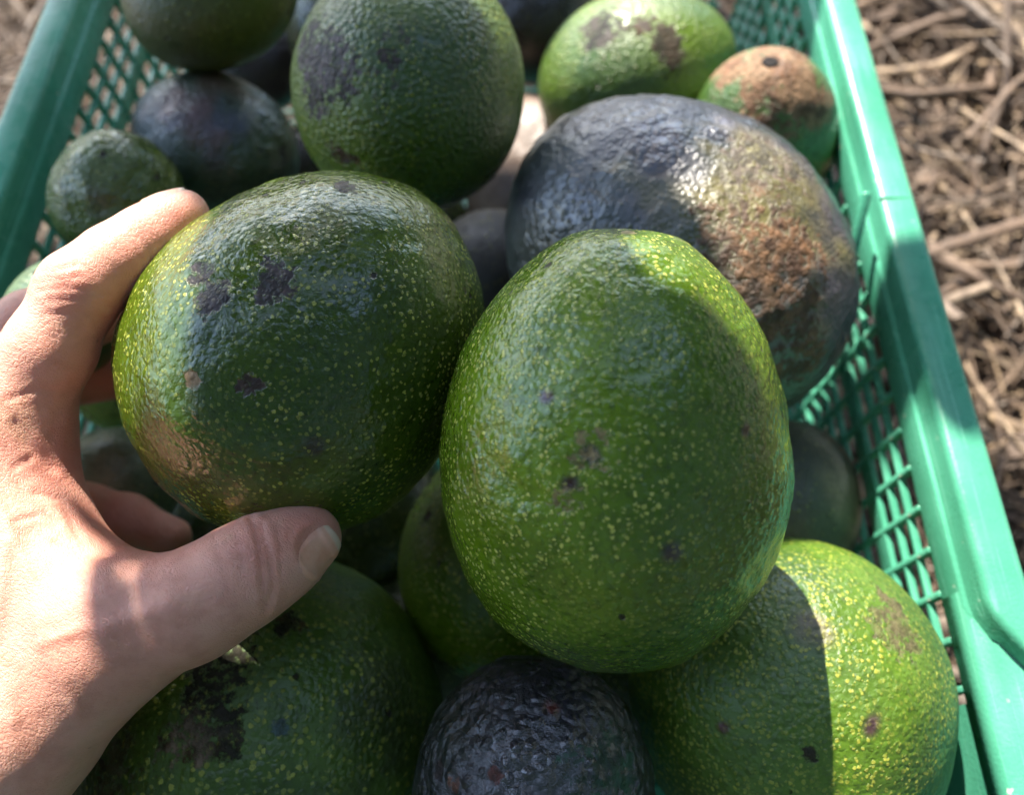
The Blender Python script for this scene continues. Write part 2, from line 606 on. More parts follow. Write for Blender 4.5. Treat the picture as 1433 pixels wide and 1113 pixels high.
# key: centre, axis to the stem end, radius, half length, egg, label, mesh options, material options, marks (px, py, radius, c1, c2, cover, rough, kind)
AV = {
 'A': ((0.0239,0.0797,0.0514), (0.000,0.703,0.711), 0.0419, 0.0532, 0.09,
       'large glossy green avocado standing upright at the front centre, stem end up',
       dict(dimple=.0016, nu=280, nv=380, lump=.026), dict(**GREEN, rough=(.06, .22), fine=.3, dots=.22, dotvar=.15, dscale=760., pebble=.22, spec=.7, ior=1.52, dot=(.56, .56, .10), wrinkle=1.15, scab=.28, seed=1.3),
       [(940, 770, .0025, PU1, PU2, 1, .5, 'soft'),
        (800, 680, .0021, (.05, .02, .012), PU2, 1, .5, 'soft'), (827, 638, .0022, PU1, PU2, .9, .4, 'soft'),
        (790, 715, .006, TAN1, TAN2, .25, .6, 'scuff'), (830, 625, .006, TAN1, TAN2, .2, .6, 'scuff'),
        (762, 557, .0016, (.16, .08, .08), PU2, 1, .5, 'soft'), (1045, 600, .0016, (.04, .015, .01), (.06, .02, .015), .9, .5, 'soft')]),
 'B': ((-0.0545,0.1148,0.0393), (0.619,0.644,0.449), 0.0450, 0.0522, 0.08,
       'round dark green avocado gripped by the hand',
       dict(nu=280, nv=380, lump=.032), dict(dark=(.038, .072, .004), light=(.092, .142, .007), rough=(.06, .22), fine=.28, dots=.21, dscale=660., pebble=.17, spec=.7, ior=1.52, dot=(.46, .46, .07), wrinkle=1.0, scab=.5, seed=2.7),
       [(297, 412, .0052, PU1, PU2, 1, .4, 'scuff'), (383, 390, .0062, PU1, PU2, .75, .3, 'scuff'), (275, 380, .004, PU1, PU2, .7, .4, 'scuff'),
        (270, 535, .003, (.03, .02, .015), (.3, .2, .11), .9, .6, 'scuff'), (353, 540, .0035, (.05, .025, .022), PU2, .9, .5, 'scuff'),
        (437, 622, .0026, PU1, (.02, .02, .02), 1, .5, 'soft'),
        (480, 262, .004, PU1, PU2, .8, .5, 'scuff')]),
 'C': ((.0590, .1789, -.0073), (-.802, .472, .367), .0543, .0651, .05,
       'big purple and russet avocado lying behind the front one, beside the right wall',
       dict(nu=240, nv=340, lump=.02, rough=.0003), dict(**PURPLE, dots=.12, rough=(.28, .46), spec=.8, ior=1.75, pebble=.3, wrinkle=1.6, scab=.4, seed=4.1, dot=(.12, .13, .05)),
       [(1080, 300, .032, (.115, .095, .02), (.18, .15, .03), .9, .42, 'soft'), (1060, 230, .020, (.17, .13, .10), (.08, .07, .05), .6, .4, 'scuff'),
        (1060, 420, .026, BR1, BR2, 1.0, .6, 'crust'), (1030, 330, .014, BR1, BR2, .6, .6, 'crust'), (1110, 340, .016, (.10, .035, .012), (.28, .12, .04), .85, .6, 'crust'), (1130, 480, .018, BR1, (.17, .085, .04), .7, .6, 'crust'),
        (1000, 440, .018, (.03, .02, .015), (.16, .09, .05), .5, .5, 'crust'), (900, 560, .02, (.10, .2, .12), (.06, .13, .08), .4, .4, 'soft'),
        (1130, 570, .026, (.20, .15, .10), (.13, .10, .065), .6, .6, 'soft')]),
 'D': ((-.0361, .2314, .0257), (.098, .774, .625), .0410, .0434, .05,
       'tall green avocado with a lilac-grey flank at the back centre',
       dict(lump=.02), dict(dark=(.046, .092, .010), light=(.105, .17, .014), dots=.19, dscale=560., rough=(.26, .42), pebble=.5, wrinkle=.35, scab=.4, seed=5.9),
       [(465, 110, .019, (.15, .115, .135), (.07, .055, .065), .75, .45, 'scuff'), (445, 70, .013, (.15, .115, .135), (.07, .06, .07), .7, .45, 'scuff'), (480, 222, .006, BR1, PU2, .7, .5, 'scuff'), (540, 90, .004, PU1, PU2, .8, .4, 'scuff')]),
 'E': ((.0570, .3058, -.0347), (.958, .085, .272), .0366, .0457, .05,
       'bright lime avocado with a dark scabbed patch, at the back near the far end',
       dict(lump=.02), dict(**BRIGHT, dots=.15, rough=(.3, .45), pebble=.4, wrinkle=.4, scab=.2, seed=7.7),
       [(938, 62, .0105, (.02, .010, .008), (.06, .03, .02), 1.1, .45, 'crust'), (850, 35, .0115, (.02, .015, .02), (.09, .07, .07), 1.0, .35, 'scuff'), (905, 30, .008, BR1, (.15, .11, .1), .7, .35, 'crust'), (850, 100, .018, (.05, .11, .03), (.04, .09, .03), .6, .4, 'soft')]),
 'F': ((.1057, .2584, -.0222), (-.2, .0, .979), .0301, .0376, .05,
       'small avocado with a corky brown cap and a dark stem hole, by the right wall',
       dict(lump=.03, dimple=.0012), dict(dark=(.025, .065, .012), light=(.07, .14, .02), dots=.12, rough=(.3, .45), pebble=.4, wrinkle=.5, scab=.3, seed=9.2),
       [(1083, 90, .0235, (.26, .125, .075), (.36, .215, .13), 1.5, .45, 'scuff'), (1115, 112, .020, (.17, .085, .045), (.32, .19, .11), 1.3, .55, 'scuff'), (1090, 150, .006, (.05, .02, .012), BR2, .8, .6, 'crust'), (1140, 140, .007, (.05, .02, .012), BR2, .8, .6, 'crust')]),
 'G': ((-.1190, .2909, .0173), (.954, .090, .286), .0263, .0355, .05,
       'olive green avocado high in the far left corner of the crate', dict(), dict(dark=(.042, .056, .006), light=(.080, .100, .009), dots=.12, rough=(.4, .55), seed=11.0), [(240, 60, .014, (.06, .055, .02), (.04, .045, .015), .5, .5, 'soft')]),
 'H': ((-.1261, .2579, -.0304), (.954, -.286, .090), .0307, .0353, .05,
       'dusky purple avocado under the olive one at the back left', dict(lump=.045), dict(dark=(.042, .055, .050), light=(.050, .080, .040), dots=.08, rough=(.26, .46), wrinkle=1.6, pebble=.4, seed=12.4),
       [(285, 165, .013, (.17, .085, .09), (.06, .06, .10), .85, .35, 'soft'), (235, 150, .010, (.20, .10, .085), (.11, .07, .065), .85, .4, 'soft'), (320, 110, .012, (.19, .10, .07), (.05, .05, .03), .6, .5, 'soft'), (300, 225, .006, (.12, .06, .06), (.05, .04, .05), .6, .4, 'soft')]),
 'I': ((-.1478, .2095, -.0083), (.303, .482, .822), .0240, .0264, .05,
       'small round green avocado beside the left wall, behind the index finger', dict(lump=.04), dict(dark=(.045, .08, .016), light=(.09, .14, .02), dots=.12, dscale=500., rough=(.22, .36), wrinkle=2.2, pebble=.4, seed=13.8), [(140, 275, .006, PU1, PU2, .5, .4, 'soft')]),
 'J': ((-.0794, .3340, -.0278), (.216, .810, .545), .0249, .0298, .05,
       'dark green avocado wedged behind the tall back centre one', dict(nu=70, nv=100), dict(**SHADED_OLIVE, dots=.12, seed=15.1), []),
 'K': ((-.1496, .1507, .0005), (.216, .810, .545), .0188, .0207, .05,
       'pale green avocado mostly hidden under the index finger at the left wall', dict(nu=70, nv=100), dict(dark=(.05, .10, .04), light=(.09, .15, .05), dots=.12, rough=(.35, .5), seed=16.6), []),
 'L': ((-.0767, .0240, -.0443), (-.309, -.918, -.247), .0541, .0569, .05,
       'big dark green avocado with brown scars below the thumb', dict(nu=240, nv=340, lump=.02),
       dict(dark=(.030, .068, .004), light=(.078, .150, .007), dots=.22, dscale=460., rough=(.3, .5), pebble=.35, wrinkle=.45, scab=.6, seed=18.3),
       [(255, 1030, .010, BR1, (.28, .19, .13), .65, .5, 'crust'), (320, 1000, .013, (.028, .02, .016), (.06, .045, .035), .6, .5, 'crust'), (300, 930, .012, (.02, .015, .012), (.04, .03, .025), .6, .5, 'scuff'), (405, 870, .006, (.02, .015, .01), (.12, .07, .03), .7, .5, 'scuff'),
        (150, 1080, .014, (.06, .055, .02), (.10, .085, .04), .6, .5, 'scuff'), (395, 1020, .003, (.08, .12, .12), (.1, .16, .16), .8, .3, 'scuff'), (560, 1000, .018, (.012, .01, .008), (.03, .025, .02), .6, .5, 'soft')]),
 'M': ((.0056, .0115, -.0102), (0, .694, .720), .0316, .0325, .05,
       'small blackish pebbly avocado at the bottom edge, between two larger green ones', dict(nu=240, nv=330, rough=.00042, lump=.02),
       dict(dark=(.026, .022, .034), light=(.028, .042, .030), dots=.05, dot=(.05, .06, .03), rough=(.16, .3), spec=.9, ior=1.6, pebble=.9, pscale=330., wrinkle=1.5, scab=.3, seed=19.9, fine=1.0),
       [(688, 1083, .0022, (.20, .08, .05), (.12, .04, .03), 1, .5, 'scuff'), (768, 987, .0022, (.12, .035, .03), (.08, .03, .03), 1, .5, 'soft'), (635, 1095, .0025, (.3, .15, .1), (.2, .08, .05), .8, .5, 'scuff'), (850, 1080, .014, (.025, .09, .05), (.012, .04, .025), .6, .35, 'scuff')]),
 'N': ((.0837, .0341, -.0323), (.212, -.944, -.254), .0464, .0496, .05,
       'heavily yellow-speckled green avocado at the bottom right against the crate wall', dict(nu=240, nv=340, lump=.02),
       dict(dark=(.036, .085, .007), light=(.085, .165, .009), dot=(.42, .42, .05), dots=.25, dscale=720., rough=(.34, .5), pebble=.25, fine=.35, wrinkle=.4, scab=.2, seed=21.7, dotvar=.16),
       [(1130, 880, .006, (.22, .16, .11), (.14, .12, .05), .8, .4, 'soft'), (1222, 1015, .0026, PU1, (.06, .03, .03), 1, .5, 'soft'), (1135, 1065, .0030, (.03, .02, .015), (.08, .05, .03), .9, .5, 'scuff'), (1015, 1020, .0016, (.12, .02, .02), (.1, .03, .03), 1, .5, 'soft'), (1240, 860, .012, (.14, .15, .05), (.12, .10, .05), .6, .5, 'scuff')]),
 'O': ((.0032, .0827, -.0407), (.314, .788, .530), .0402, .0442, .05,
       'speckled green avocado underneath the front upright one', dict(), dict(**GREEN, dots=.24, seed=23.1), []),
 'P': ((.1037, .1109, -.0711), (.314, .788, .530), .0309, .0340, .05,
       'dull grey-green avocado deep beside the right lattice wall', dict(nu=70, nv=100), dict(dark=(.035, .04, .025), light=(.06, .065, .035), dots=.1, rough=(.45, .6), seed=24.9), [(1190, 690, .012, (.30, .24, .14), (.2, .16, .09), .7, .5, 'soft')]),
 'Q': ((-.1463, .1126, -.0533), (.970, .141, .195), .0215, .0237, .05,  # skin lightened to stand in for sunlight on this fruit
       'small shiny grey-green avocado seen between the little finger and ring finger', dict(), dict(dark=(.09, .14, .09), light=(.19, .24, .16), dots=.12, rough=(.2, .35), wrinkle=.9, seed=26.2), []),
 'R': ((-.1546, .1615, -.0616), (.988, .046, .148), .0219, .0241, .05,  # skin colour raised in place of the sun that catches it
       'small green avocado deep behind the ring finger', dict(nu=70, nv=100), dict(dark=(.12, .22, .02), light=(.22, .32, .03), dots=.12, seed=27.7), []),
 'S': ((.012, .2897, -.0905), (.110, .825, .555), .0351, .0456, .05,
       'brown withered avocado deep in the gap at the back centre', dict(nu=90, nv=130), dict(dark=(.13, .085, .06), light=(.22, .15, .11), dots=.05, dot=(.3, .2, .12), rough=(.4, .6), wrinkle=.7, seed=29.3), []),
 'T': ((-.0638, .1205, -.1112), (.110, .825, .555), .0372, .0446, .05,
       'shadowed dark avocado deep under the held one', dict(nu=70, nv=100), dict(**SHADED_OLIVE, dots=.12, seed=31.0), []),
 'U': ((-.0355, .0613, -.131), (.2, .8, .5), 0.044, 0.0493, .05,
       'green avocado deep under the pebbly one at the bottom edge', dict(nu=60, nv=90), dict(**SHADED_OLIVE, dots=.12, seed=25.5), []),
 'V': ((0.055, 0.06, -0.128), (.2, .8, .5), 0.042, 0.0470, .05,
       'dark avocado deep under the speckled one at the bottom right', dict(nu=60, nv=90), dict(**SHADED_OLIVE, dots=.12, seed=26.5), []),
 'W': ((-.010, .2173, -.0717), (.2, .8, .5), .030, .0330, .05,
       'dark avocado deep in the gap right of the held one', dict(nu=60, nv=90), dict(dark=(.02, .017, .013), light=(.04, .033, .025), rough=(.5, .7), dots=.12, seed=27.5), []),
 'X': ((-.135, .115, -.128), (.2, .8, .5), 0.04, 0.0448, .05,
       'dark avocado deep below the little finger', dict(nu=60, nv=90), dict(**SHADED_OLIVE, dots=.12, seed=28.5), []),
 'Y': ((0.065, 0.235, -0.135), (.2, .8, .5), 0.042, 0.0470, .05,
       'dark avocado deep behind the purple and russet one', dict(nu=60, nv=90), dict(**SHADED_OLIVE, dots=.12, seed=29.5), []),
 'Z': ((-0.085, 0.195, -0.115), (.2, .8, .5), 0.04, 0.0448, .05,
       'dark avocado deep between the held one and the far ones', dict(nu=60, nv=90), dict(**SHADED_OLIVE, dots=.12, seed=30.5), []),
 'AA': ((.0125, .377, -.056), (.2, .8, .5), .030, .034, .05,
       'brown-black avocado at the far end, between the tall centre one and the lime one', dict(nu=60, nv=90), dict(dark=(.03, .02, .014), light=(.06, .04, .03), dots=.05, seed=41.5), []),
 'AB': ((-.1265, .345, -.061), (.7, .4, .2), .022, .026, .05,
       'small dusky avocado behind the dusky purple one at the far left', dict(nu=60, nv=90), dict(dark=(.05, .03, .035), light=(.09, .06, .06), dots=.05, seed=42.5), []),
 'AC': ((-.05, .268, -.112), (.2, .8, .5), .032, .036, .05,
       'dark avocado deep between the tall centre one and the held one', dict(nu=60, nv=90), dict(**SHADED_OLIVE, dots=.12, seed=43.5), []),
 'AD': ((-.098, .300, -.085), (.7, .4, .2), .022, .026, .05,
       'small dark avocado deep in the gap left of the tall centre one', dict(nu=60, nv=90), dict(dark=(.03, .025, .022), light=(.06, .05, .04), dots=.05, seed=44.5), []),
}
AVO = {}
POLE = {}
for k, (c, ax, R, L, e, label, mo, ma, marks) in AV.items():
    me, P, Q, T = avocado_mesh(R, L, e, sum(map(ord, k)), wrinkle=ma.get('wrinkle', .5), **mo)
    o = link('avocado', me)
    M4 = basis(ax).to_4x4()
    M4.translation = Vector(c)
    o.matrix_world = M4
    inv = M4.inverted()
    bvh = BVHTree.FromPolygons(P.tolist(), Q.tolist() + T.tolist()) if marks else None
    ps = []
    for (px, py, r, c1, c2, cov, rr, kd) in marks:
        q0, q1 = inv @ CAM, inv @ at(px, py, 1)
        hit = bvh.ray_cast(q0, (q1 - q0).normalized())
        if hit[0] is not None:
            ps.append((tuple(hit[0]), r, c1, c2, cov, rr, kd))
    paint(me, P, sum(map(ord, k)), marks=ps, **ma)
    me.materials.append(avocado_material('avocado_skin', **ma))
    tag(o, label, 'avocado', 'avocados piled in the crate')
    AVO[k] = o
    POLE[k] = float(P[-2][2])


def plain(name, c1, c2, rough=.6, scale=600.0, bump=.0005):
    t = NT(name)
    co = t.n('TexCoord').outputs['Object']
    nz = t.noise(co, scale, 4)
    t.principled(Base_Color=t.mix(t.ramp(nz.outputs[0], .35, .65), c1, c2), Roughness=rough, Normal=t.bump(nz.outputs[0], bump))
    return t.m


def disc_mesh(name, r, h, wob, seed, n=28, hollow=0.0):
    R = np.random.RandomState(seed)
    ph = R.uniform(0, 6.28, 3)
    V, F = [], []
    rings = ((1.0, -h), (1.0, 0), (.8, h * .5), (.45, h * .35 - hollow * .5), (.2, h * .3 - hollow))
    for q, z in rings:
        for i in range(n):
            a = 6.283 * i / n
            rr = r * q * (1 + wob * math.sin(2 * a + ph[0]) + wob * .6 * math.sin(5 * a + ph[1]))
            V.append((rr * math.cos(a), rr * math.sin(a), z))
    V.append((0, 0, h * .3 - hollow))
    for k in range(len(rings) - 1):
        for i in range(n):
            F.append((k * n + i, k * n + (i + 1) % n, (k + 1) * n + (i + 1) % n, (k + 1) * n + i))
    k = len(rings) - 1
    F += [(k * n + i, k * n + (i + 1) % n, len(V) - 1) for i in range(n)]
    return mesh(name, V, F, True)


o = link('stem_scar', disc_mesh('stem_scar', .0046, .0012, .06, 3), plain('stem_cork', (.20, .15, .06), (.36, .30, .14)), AVO['A'])
o.location = (0, 0, POLE['A'] - .0004)
o['label'] = 'pale corky stem scar in the dimple at the top'
o = link('stem_hole', disc_mesh('stem_hole', .0030, .0007, .08, 4), plain('stem_hole', (.003, .002, .0015), (.008, .005, .004), .9), AVO['F'])
o.location = (0, 0, POLE['F'] + .0005)
o['label'] = 'dark hole where the stem broke off'

# ------------------------------------------------------------------ hand (one continuous surface grown from a distance field)
HS = .00085
lo = np.array([-.235, -.175, -.305])
hi = np.array([-.030, .070, -.155])
nx, ny, nz_ = [int(v) for v in np.ceil((hi - lo) / HS)]
gx = (lo[0] + HS * np.arange(nx, dtype=np.float32))[:, None, None]
gy = (lo[1] + HS * np.arange(ny, dtype=np.float32))[None, :, None]
gz = (lo[2] + HS * np.arange(nz_, dtype=np.float32))[None, None, :]


def cc(p):
    px, py, d, r = p
    return np.array([(px - CX) / FPX * d, (CY - py) / FPX * d, -d], np.float32), np.float32(r * d / FPX)


def cone(p, q):
    (a, ra), (b, rb) = cc(p), cc(q)
    ab = b - a
    L2 = float(ab @ ab)
    t = ((gx - a[0]) * ab[0] + (gy - a[1]) * ab[1] + (gz - a[2]) * ab[2]) / L2
    np.clip(t, 0, 1, out=t)
    d = np.sqrt((gx - a[0] - t * ab[0]) ** 2 + (gy - a[1] - t * ab[1]) ** 2 + (gz - a[2] - t * ab[2]) ** 2)
    return d - (ra + (rb - ra) * t)


def smin(a, b, k):
    h = np.maximum(k - np.abs(a - b), 0) / k
    return np.minimum(a, b) - h * h * k * .25


def chain(pts, k):
    d = None
    for p, q in zip(pts, pts[1:]):
        c = cone(p, q)
        d = c if d is None else smin(d, c, k)
    return d


FINGERS = {
 'index': [(259, 300, .216, 33), (241, 312, .215, 37), (206, 337, .212, 43), (160, 368, .208, 48), (112, 405, .204, 53), (68, 492, .204, 57), (-4, 612, .206, 76)],
 'middle': [(235, 412, .272, 38), (165, 427, .262, 45), (50, 462, .238, 52), (-80, 560, .226, 74)],
 'ring': [(220, 521, .292, 32), (140, 523, .286, 37), (10, 545, .268, 46), (-110, 640, .242, 72)],
 'little': [(240, 752, .27, 28), (180, 728, .268, 33), (120, 716, .268, 36), (10, 705, .262, 46), (-110, 740, .245, 66)],
 'thumb': [(434, 752, .197, 41), (415, 762, .196, 49), (392, 776, .194, 57), (361, 793, .192, 66), (318, 818, .191, 70), (268, 847, .191, 76), (170, 885, .193, 92), (60, 985, .192, 105)],
}
# index fingertip keeps to the near side of the avocado
palm = chain([(4, 612, .206, 78), (-20, 800, .2, 110), (-40, 1085, .190, 100), (-180, 1380, .190, 125)], .012)
palm = smin(palm, chain([(-80, 560, .226, 74), (-80, 800, .218, 100), (-110, 1085, .2, 120), (-260, 1380, .2, 140)], .012), .02)
palm = smin(palm, chain([(-110, 640, .242, 72), (-130, 850, .235, 95), (-110, 1085, .2, 120)], .012), .02)
palm = smin(palm, chain([(-110, 740, .245, 66), (-130, 900, .235, 90)], .012), .02)
body = smin(palm, chain(FINGERS['thumb'], .004), .014)
body = smin(body, chain([(16, 660, .206, 60), (70, 790, .2, 62), (130, 860, .195, 80)], .008), .014)   # web of the thumb
for f, kk in (('index', .010), ('middle', .004), ('ring', .004), ('little', .004)):
    body = smin(body, chain(FINGERS[f], .004), kk)
body = np.maximum(body, (gy * 0 + -(gy + .168)))        # forearm ends outside the picture
del palm


def surface_nets(vol):
    s = vol < 0
    c = s[:-1, :-1, :-1].astype(np.int8)
    tot = np.zeros(c.shape, np.int8)
    offs = [(a, b, d) for a in (0, 1) for b in (0, 1) for d in (0, 1)]
    X, Y, Z = c.shape
    for a, b, d in offs:
        tot += s[a:a + X, b:b + Y, d:d + Z]
    act = (tot > 0) & (tot < 8)
    ijk = np.argwhere(act)
    idx = np.full(act.shape, -1, np.int32)
    idx[act] = np.arange(len(ijk))
    acc = np.zeros((len(ijk), 3))
    cnt = np.zeros(len(ijk))
    for ax in range(3):
        oth = [q for q in range(3) if q != ax]
        for a in (0, 1):
            for b in (0, 1):
                o0 = np.zeros(3, int)
                o0[oth[0]], o0[oth[1]] = a, b
                o1 = o0.copy()
                o1[ax] = 1
                p0, p1 = ijk + o0, ijk + o1
                v0 = vol[p0[:, 0], p0[:, 1], p0[:, 2]]
                v1 = vol[p1[:, 0], p1[:, 1], p1[:, 2]]
                mk = (v0 < 0) != (v1 < 0)
                t = np.where(mk, v0 / np.where(mk, v0 - v1, 1), 0)
                pt = p0 + t[:, None] * (o1 - o0)
                acc += np.where(mk[:, None], pt, 0)
                cnt += mk
    V = acc / cnt[:, None]
    quads = []
    for ax in range(3):
        u, v = [q for q in range(3) if q != ax]
        sl0 = [slice(None)] * 3
        sl1 = [slice(None)] * 3
        sl0[ax] = slice(0, -1)
        sl1[ax] = slice(1, None)
        ch = s[tuple(sl0)] != s[tuple(sl1)]
        e = np.argwhere(ch)
        ok = (e[:, u] > 0) & (e[:, v] > 0) & (e[:, u] < act.shape[u]) & (e[:, v] < act.shape[v])
        e = e[ok]
        fl = s[e[:, 0], e[:, 1], e[:, 2]]
        q = []
        for du, dv_ in ((1, 1), (0, 1), (0, 0), (1, 0)):
            g = e.copy()
            g[:, u] -= du
            g[:, v] -= dv_
            q.append(idx[g[:, 0], g[:, 1], g[:, 2]])
        q = np.stack(q, 1)
        flip = fl if ax != 1 else ~fl
        q[~flip] = q[~flip][:, ::-1]
        quads.append(q)
    return V, np.concatenate(quads)


HV, HQ = surface_nets(body)
del body
HV = HV * HS + lo
# normals in camera space for the skin creases
def vnormals(V, Q):
    fn = np.cross(V[Q[:, 2]] - V[Q[:, 0]], V[Q[:, 3]] - V[Q[:, 1]])
    N = np.zeros_like(V)
    for k in range(4):
        np.add.at(N, Q[:, k], fn)
    return N / np.maximum(np.linalg.norm(N, axis=1), 1e-12)[:, None]


HN = vnormals(HV, HQ)
fr_ = HV[:, 2]
px_ = CX + FPX * HV[:, 0] / -HV[:, 2]
py_ = CY - FPX * HV[:, 1] / -HV[:, 2]
front = HN[:, 2] > .05
# creases and folds of the skin: (points, half width in pixels, depth in metres)
CREASES = [
 ([(352, 728), (364, 770), (368, 815), (372, 852)], 3.2, .0008), ([(364, 735), (376, 775), (382, 815), (378, 842)], 3.0, .00075),
 ([(340, 734), (350, 770), (352, 800)], 2.6, .0003), ([(330, 742), (338, 775), (340, 810)], 2.6, .00025), ([(388, 735), (394, 770), (392, 812)], 2.4, .00022), ([(300, 752), (312, 790), (322, 830)], 3.0, .0002),
 ([(46, 397), (80, 392), (112, 388)], 3, .00022), ([(52, 407), (95, 402), (150, 412)], 3.2, .00028), ([(70, 420), (110, 416), (158, 430)], 3, .0002), ([(80, 378), (108, 372)], 2.6, .0003), ([(66, 440), (110, 436), (150, 448)], 3, .00025),
 ([(22, 592), (40, 622), (74, 656)], 5.0, .00045), ([(104, 540), (82, 575), (74, 610)], 5.0, .00025), ([(20, 655), (45, 640)], 3.4, .0003), ([(50, 690), (85, 700), (110, 750)], 4, .0004),
 ([(10, 560), (50, 545), (90, 548)], 3, .0003), ([(75, 760), (110, 775), (150, 778)], 3.4, .0004), ([(20, 730), (60, 720), (80, 735)], 3, .0003),
 ([(175, 330), (190, 348), (205, 385)], 2.6, .00022), ([(185, 322), (204, 345), (215, 375)], 2.6, .00022),
]
for pts, wd, dep in CREASES:
    best = np.full(len(HV), 1e9)
    for (x0, y0), (x1, y1) in zip(pts, pts[1:]):
        dx, dy = x1 - x0, y1 - y0
        t = np.clip(((px_ - x0) * dx + (py_ - y0) * dy) / (dx * dx + dy * dy), 0, 1)
        best = np.minimum(best, np.hypot(px_ - x0 - t * dx, py_ - y0 - t * dy))
    g = np.where(front & (fr_ > -.222), np.exp(-(best / (wd * 1.25)) ** 2) * dep - np.exp(-((best - wd * 3) / (wd * 1.7)) ** 2) * dep * .28, 0)
    HV = HV - HN * g[:, None]
# veins and tendons standing up, and the fold of skin round the thumbnail
for pts, wd, dep in (([(-10, 690), (40, 800), (60, 900), (110, 1000)], 9, -.0006), ([(60, 900), (120, 880), (180, 905)], 8, -.0005), ([(150, 880), (200, 862), (235, 850)], 16, -.0007), ([(10, 760), (-5, 900), (20, 1010)], 9, -.0005)):
    best = np.full(len(HV), 1e9)
    for (x0, y0), (x1, y1) in zip(pts, pts[1:]):
        dx, dy = x1 - x0, y1 - y0
        t = np.clip(((px_ - x0) * dx + (py_ - y0) * dy) / (dx * dx + dy * dy), 0, 1)
        best = np.minimum(best, np.hypot(px_ - x0 - t * dx, py_ - y0 - t * dy))
    HV = HV - HN * np.where(front & (fr_ > -.23), np.exp(-(best / wd) ** 2) * dep, 0)[:, None]
na = (px_ - 447) * .87 - (py_ - 772) * .49
nb_ = (px_ - 447) * .49 + (py_ - 772) * .87
rg_ = np.sqrt((na / 30) ** 2 + (nb_ / 37) ** 2)
HV = HV + HN * np.where(front & (fr_ > -.215) & (na < 14), np.exp(-((rg_ - 1.13) / .13) ** 2) * .0004 - .0005 * sstep(rg_, 1.0, .8), 0)[:, None]
# tendon and bone relief on the back of the hand
rel = vnoise(HV, 75, 2) * .00045 + vnoise(HV, 160, 4) * .00012
HV = HV + HN * rel[:, None]
RM = np.array(Matrix.Rotation(PITCH, 3, 'X'))
HW = HV @ RM.T + np.array(CAM)
H0 = at(-40, 1085, .19)
hand_me = np_mesh('hand', HW - np.array(H0), HQ)
flush = np.zeros(len(HV))                               # redder skin over knuckles, finger pads and the web
for px, py, rad, k in ((112, 405, 60, .6), (250, 320, 55, .9), (190, 380, 50, .8), (430, 740, 45, .7), (365, 760, 50, .5), (90, 640, 70, .9), (150, 760, 60, .7), (150, 520, 80, .9), (180, 430, 70, 1.0), (150, 720, 70, .8), (20, 600, 60, .5), (40, 860, 90, .4)):
    flush = np.maximum(flush, k * np.exp(-((px_ - px) ** 2 + (py_ - py) ** 2) / rad ** 2))
fa = hand_me.attributes.new('flush', 'FLOAT', 'POINT')
fa.data.foreach_set('value', flush.astype(np.float32))


def skin_material():
    t = NT('skin')
    co = t.n('TexCoord').outputs['Object']
    big = t.noise(co, 30, 3)
    mot = t.noise(co, 170, 5, .6)
    por = t.noise(co, 1400, 3)
    col = t.mix(t.ramp(big.outputs[0], .35, .65), (.74, .365, .265), (.79, .44, .33))
    col = t.mix(t.math('MULTIPLY', t.ramp(mot.outputs[0], .42, .68), .35), col, (.50, .20, .13))
    col = t.mix(t.math('MULTIPLY', t.n('Attribute', attribute_name='flush').outputs['Fac'], .75), col, (.68, .23, .17))
    col = t.mix(t.math('MULTIPLY', t.ramp(t.noise(co, 60, 3).outputs[0], .55, .7), .3), col, (.60, .38, .22))
    fr = t.n('TexVoronoi', {'Vector': t.warp(co, 200, .004), 'Scale': 130.0})
    fs = t.n('SeparateColor', {0: fr.outputs['Color']})
    col = t.mix(t.math('MULTIPLY', t.math('MULTIPLY', t.ramp(fr.outputs['Distance'], .12, .04), t.ramp(fs.outputs[0], .7, .8)), .3), col, (.28, .12, .07))
    # fine skin lattice: stretched cells plus long shallow folds across the limb
    r1 = t.n('VectorRotate', {0: co, 'Angle': .65}, rotation_type='Z_AXIS').outputs[0]
    st1 = t.vmath('MULTIPLY', t.warp(r1, 120, .006), (640.0, 1700.0, 1200.0)).outputs[0]
    v = t.n('TexVoronoi', {'Vector': st1, 'Scale': 1.0}, feature='DISTANCE_TO_EDGE')
    st2 = t.vmath('MULTIPLY', t.warp(r1, 60, .012), (60.0, 420.0, 300.0)).outputs[0]
    fold = t.noise(st2, 1.0, 4, .6)
    h = t.math('MULTIPLY', t.ramp(v.outputs['Distance'], 0, .2), .17)
    h = t.math('ADD', h, t.math('MULTIPLY', fold.outputs[0], .8))
    h = t.math('ADD', h, t.math('MULTIPLY', por.outputs[0], .3))
    h = t.math('ADD', h, t.math('MULTIPLY', mot.outputs[0], .25))
    rg = t.ramp(t.noise(co, 240, 3).outputs[0], .3, .7, .36, .54)
    t.principled(Base_Color=col, Roughness=rg, Subsurface_Weight=.35, Subsurface_Radius=(1.0, .32, .18), Subsurface_Scale=.0045,
                 Specular_IOR_Level=.42, Normal=t.bump(h, .00046, .9))
    return t.m


hand = link('hand', hand_me, skin_material())
hand.location = H0
tag(hand, 'bare left hand gripping the round avocado from the left', 'hand')
hb = BVHTree.FromPolygons([Vector(v) for v in HW.tolist()], HQ.tolist())


